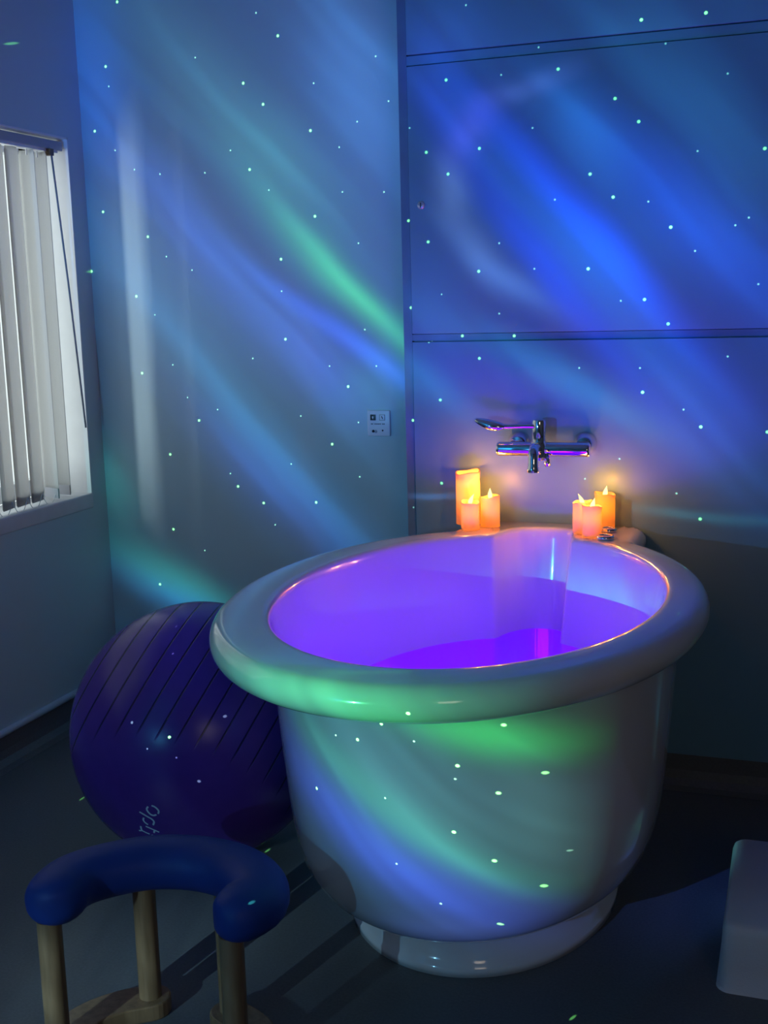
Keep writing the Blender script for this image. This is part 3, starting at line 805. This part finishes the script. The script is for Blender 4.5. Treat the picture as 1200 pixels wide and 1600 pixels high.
# ================================================================== BALL
BC = Vector((-1.482, 2.655, .341)); BR = .341
bm = bmesh.new(); bmesh.ops.create_uvsphere(bm, u_segments=96, v_segments=64, radius=BR)
me = bpy.data.meshes.new('ball_shell'); bm.to_mesh(me); bm.free()
for p in me.polygons: p.use_smooth = True
me.materials.append(M_ball)
ball = tag(empty('birthing_ball', (BC.x, BC.y, 0)), 'large purple ribbed exercise ball with pale lettering, between stool and pool', 'exercise ball')
bs = bpy.data.objects.new('ball_shell', me); COL.objects.link(bs); bs.parent = ball; bs.location = (0, 0, BR)
LETTERS = [[(0.029, -0.3368, -0.0739), (0.0251, -0.3359, -0.0791), (0.0247, -0.3347, -0.0841), (0.0277, -0.3326, -0.0912), (0.0331, -0.3305, -0.0969), (0.0394, -0.3294, -0.0983), (0.0459, -0.3293, -0.0959)], [(0.0402, -0.3365, -0.0699), (0.0458, -0.3353, -0.0719), (0.0514, -0.3334, -0.077), (0.0548, -0.3311, -0.0841), (0.0522, -0.3295, -0.0917)], [(0.0028, -0.3334, -0.0923), (0.0125, -0.3316, -0.098), (0.0224, -0.3291, -0.1044), (0.0301, -0.3269, -0.1094), (0.0343, -0.3246, -0.1148), (0.0346, -0.3227, -0.12), (0.03, -0.3199, -0.1285)], [(0.0097, -0.3282, -0.1092), (0.0068, -0.3261, -0.1154), (0.0085, -0.3237, -0.1218), (0.012, -0.322, -0.126), (0.0152, -0.3207, -0.1289)], [(0.0083, -0.318, -0.136), (0.0149, -0.3164, -0.1392), (0.0228, -0.3142, -0.143), (0.0306, -0.3117, -0.147), (0.0381, -0.3089, -0.1512)], [(0.0282, -0.3118, -0.1473), (0.0258, -0.3102, -0.1511), (0.024, -0.3084, -0.155)], [(-0.0173, -0.3091, -0.1545), (-0.01, -0.3101, -0.1531), (-0.0057, -0.3096, -0.1545), (0.0013, -0.3077, -0.1583), (0.009, -0.3059, -0.1614)], [(-0.0073, -0.317, -0.1385), (-0.0089, -0.3133, -0.1465), (-0.0085, -0.3107, -0.1521)], [(0.0149, -0.3042, -0.1642), (0.0205, -0.3027, -0.1664)]]
glyphs = [LETTERS[0:2], LETTERS[2:4], LETTERS[4:6], LETTERS[6:9]]
for g in glyphs:
    mb = MB()
    for st in g:
        pts = catmull([Vector(p) for p in st], 4) if len(st) > 2 else [Vector(st[0]), Vector(st[1])]
        # flat printed stroke lying on the ball
        v = []
        K = len(pts)
        ext = [pts[0] + (pts[0] - pts[1]).normalized() * .0012] + pts + [pts[-1] + (pts[-1] - pts[-2]).normalized() * .0012]
        for i, p in enumerate(ext):
            a = ext[max(i - 1, 0)]; b_ = ext[min(i + 1, len(ext) - 1)]
            nn = p.normalized(); s_ = nn.cross((b_ - a).normalized()).normalized()
            wd = .0019 if 0 < i < len(ext) - 1 else .0009
            for q in (-1, 1):
                v.append((p + s_ * wd * q * 1.25).normalized() * (BR + .0006) + Vector((0, 0, BR)))
        mb.add(v, [(2 * i, 2 * i + 1, 2 * i + 3, 2 * i + 2) for i in range(len(ext) - 1)])
    o = mb.build('letter', M_logo, ball)

# ================================================================== BIRTHING STOOL
st = tag(empty('birthing_stool', (-1.15, 1.85, 0)), 'low C-shaped blue padded birthing stool on wooden legs in the foreground', 'stool')
SX, SY = -1.15, 1.85
cl = [(-1.302, 1.728), (-1.330, 1.785), (-1.328, 1.845), (-1.285, 1.905), (-1.218, 1.956), (-1.130, 1.978), (-1.040, 1.966), (-.975, 1.925), (-.945, 1.872), (-.960, 1.822), (-.995, 1.790)]
pts = catmull([(x - SX, y - SY, .335) for x, y in cl], 6)
# rounded ends
K = len(pts); v = []; n = 28
L = [0]
for i in range(1, K): L.append(L[-1] + (pts[i] - pts[i - 1]).length)
def endr(s, r):
    return r if s > r else math.sqrt(max(0.0, r * r - (r - s) ** 2))
samples = []
for i, p in enumerate(pts):
    samples.append((p, min(endr(L[i] + .002, .055), endr(L[-1] - L[i] + .002, .055))))
# refine the ends
def interp(s):
    for i in range(1, K):
        if L[i] >= s:
            t_ = (s - L[i - 1]) / (L[i] - L[i - 1]); return pts[i - 1].lerp(pts[i], t_)
    return pts[-1]
SS = [.0005, .003, .008, .015, .024, .034, .045, .056]
SS = SS + [.056 + (L[-1] - .112) * k / 40 for k in range(1, 40)] + [L[-1] - s for s in reversed(SS)]
P2 = [interp(s) for s in SS]
vs = []
for i, p in enumerate(P2):
    a = P2[max(i - 1, 0)]; b_ = P2[min(i + 1, len(P2) - 1)]
    tdir = (b_ - a).normalized(); side = Vector((0, 0, 1)).cross(tdir)
    s = min(SS[i], L[-1] - SS[i]); e = endr(s, .055) / .055
    for k in range(n):
        an = 2 * pi * k / n
        cx_, cz_ = cos(an), sin(an)
        wv_ = .060 * e; hv = .050 * (.35 + .65 * e)
        vs.append(p + side * (abs(cx_) ** .85) * (1 if cx_ > 0 else -1) * wv_ + Vector((0, 0, 1)) * (abs(cz_) ** .9) * (1 if cz_ > 0 else -1) * hv)
fs = [(i * n + k, i * n + (k + 1) % n, (i + 1) * n + (k + 1) % n, (i + 1) * n + k) for i in range(len(P2) - 1) for k in range(n)]
fs += [tuple(range(n)), tuple((len(P2) - 1) * n + k for k in range(n))]
mesh('seat_pad', vs, fs, M_seat, st)
for (x, y) in [(-1.332, 1.752), (-1.243, 1.950), (-1.058, 1.955), (-.968, 1.803)]:
    MB().lathe([(.0235, .030), (.0235, .300)], 28, (x - SX, y - SY, 0)).build('leg', M_wood, st, auto=True)
def foot(path, w_=.042):
    P = catmull([(x - SX, y - SY, 0) for x, y in path], 8)
    v = []; f = []
    dirs = []
    for i, p in enumerate(P):
        a = P[max(i - 1, 0)]; b_ = P[min(i + 1, len(P) - 1)]
        dirs.append((b_ - a).normalized())
    left, right = [], []
    for p, d in zip(P, dirs):
        s_ = Vector((-d.y, d.x, 0)); left.append(p + s_ * w_); right.append(p - s_ * w_)
    capA = [P[-1] + (dirs[-1] * cos(t_) + Vector((-dirs[-1].y, dirs[-1].x, 0)) * sin(t_)) * w_ for t_ in [pi / 2 - pi * k / 12 for k in range(1, 12)]]
    capB = [P[0] + (-dirs[0] * cos(t_) - Vector((-dirs[0].y, dirs[0].x, 0)) * sin(t_)) * w_ for t_ in [pi / 2 - pi * k / 12 for k in range(1, 12)]]
    outl = left + capA + right[::-1] + capB
    m = len(outl)
    v = [(p.x, p.y, 0) for p in outl] + [(p.x, p.y, .036) for p in outl]
    f = [(k, (k + 1) % m, m + (k + 1) % m, m + k) for k in range(m)] + [tuple(range(m))[::-1], tuple(range(m, 2 * m))]
    o = mesh('base_foot', v, f, M_wood, st, smooth=False)
    md = o.modifiers.new('bevel', 'BEVEL'); md.width = .004; md.segments = 2; md.limit_method = 'ANGLE'
foot([(-1.243, 1.950), (-1.300, 1.905), (-1.336, 1.840), (-1.332, 1.752)])
foot([(-1.058, 1.950), (-.992, 1.915), (-.955, 1.860), (-.968, 1.790)])

# ================================================================== STEP
sx0, sx1, sy0, sy1, sh = -.124, .36, 2.37, 2.82, .145
v = []
def rrect(x0, x1, y0, y1, r, z, n=6):
    o = []
    for (cx, cy, a0) in [(x1 - r, y1 - r, 0), (x0 + r, y1 - r, 90), (x0 + r, y0 + r, 180), (x1 - r, y0 + r, 270)]:
        for k in range(n + 1):
            a = radians(a0 + 90 * k / n); o.append((cx + r * cos(a), cy + r * sin(a), z))
    return o
lv_ = [(-.006, 0, .03), (-.002, .004, .03), (.001, .06, .03), (.004, sh - .018, .03), (.008, sh - .005, .028), (.014, sh, .024)]
for (ins, z, r) in lv_: v += rrect(sx0 + ins, sx1 - ins, sy0 + ins, sy1 - ins, r, z)
n = 28
f = [(i * n + k, i * n + (k + 1) % n, (i + 1) * n + (k + 1) % n, (i + 1) * n + k) for i in range(len(lv_) - 1) for k in range(n)]
f += [tuple(range(n))[::-1], tuple((len(lv_) - 1) * n + k for k in range(n))]
o = mesh('bath_step', v, f, M_step)
o.data.set_sharp_from_angle(angle=radians(50))
tag(o, 'low white plastic bath step on the floor at the right edge', 'step')
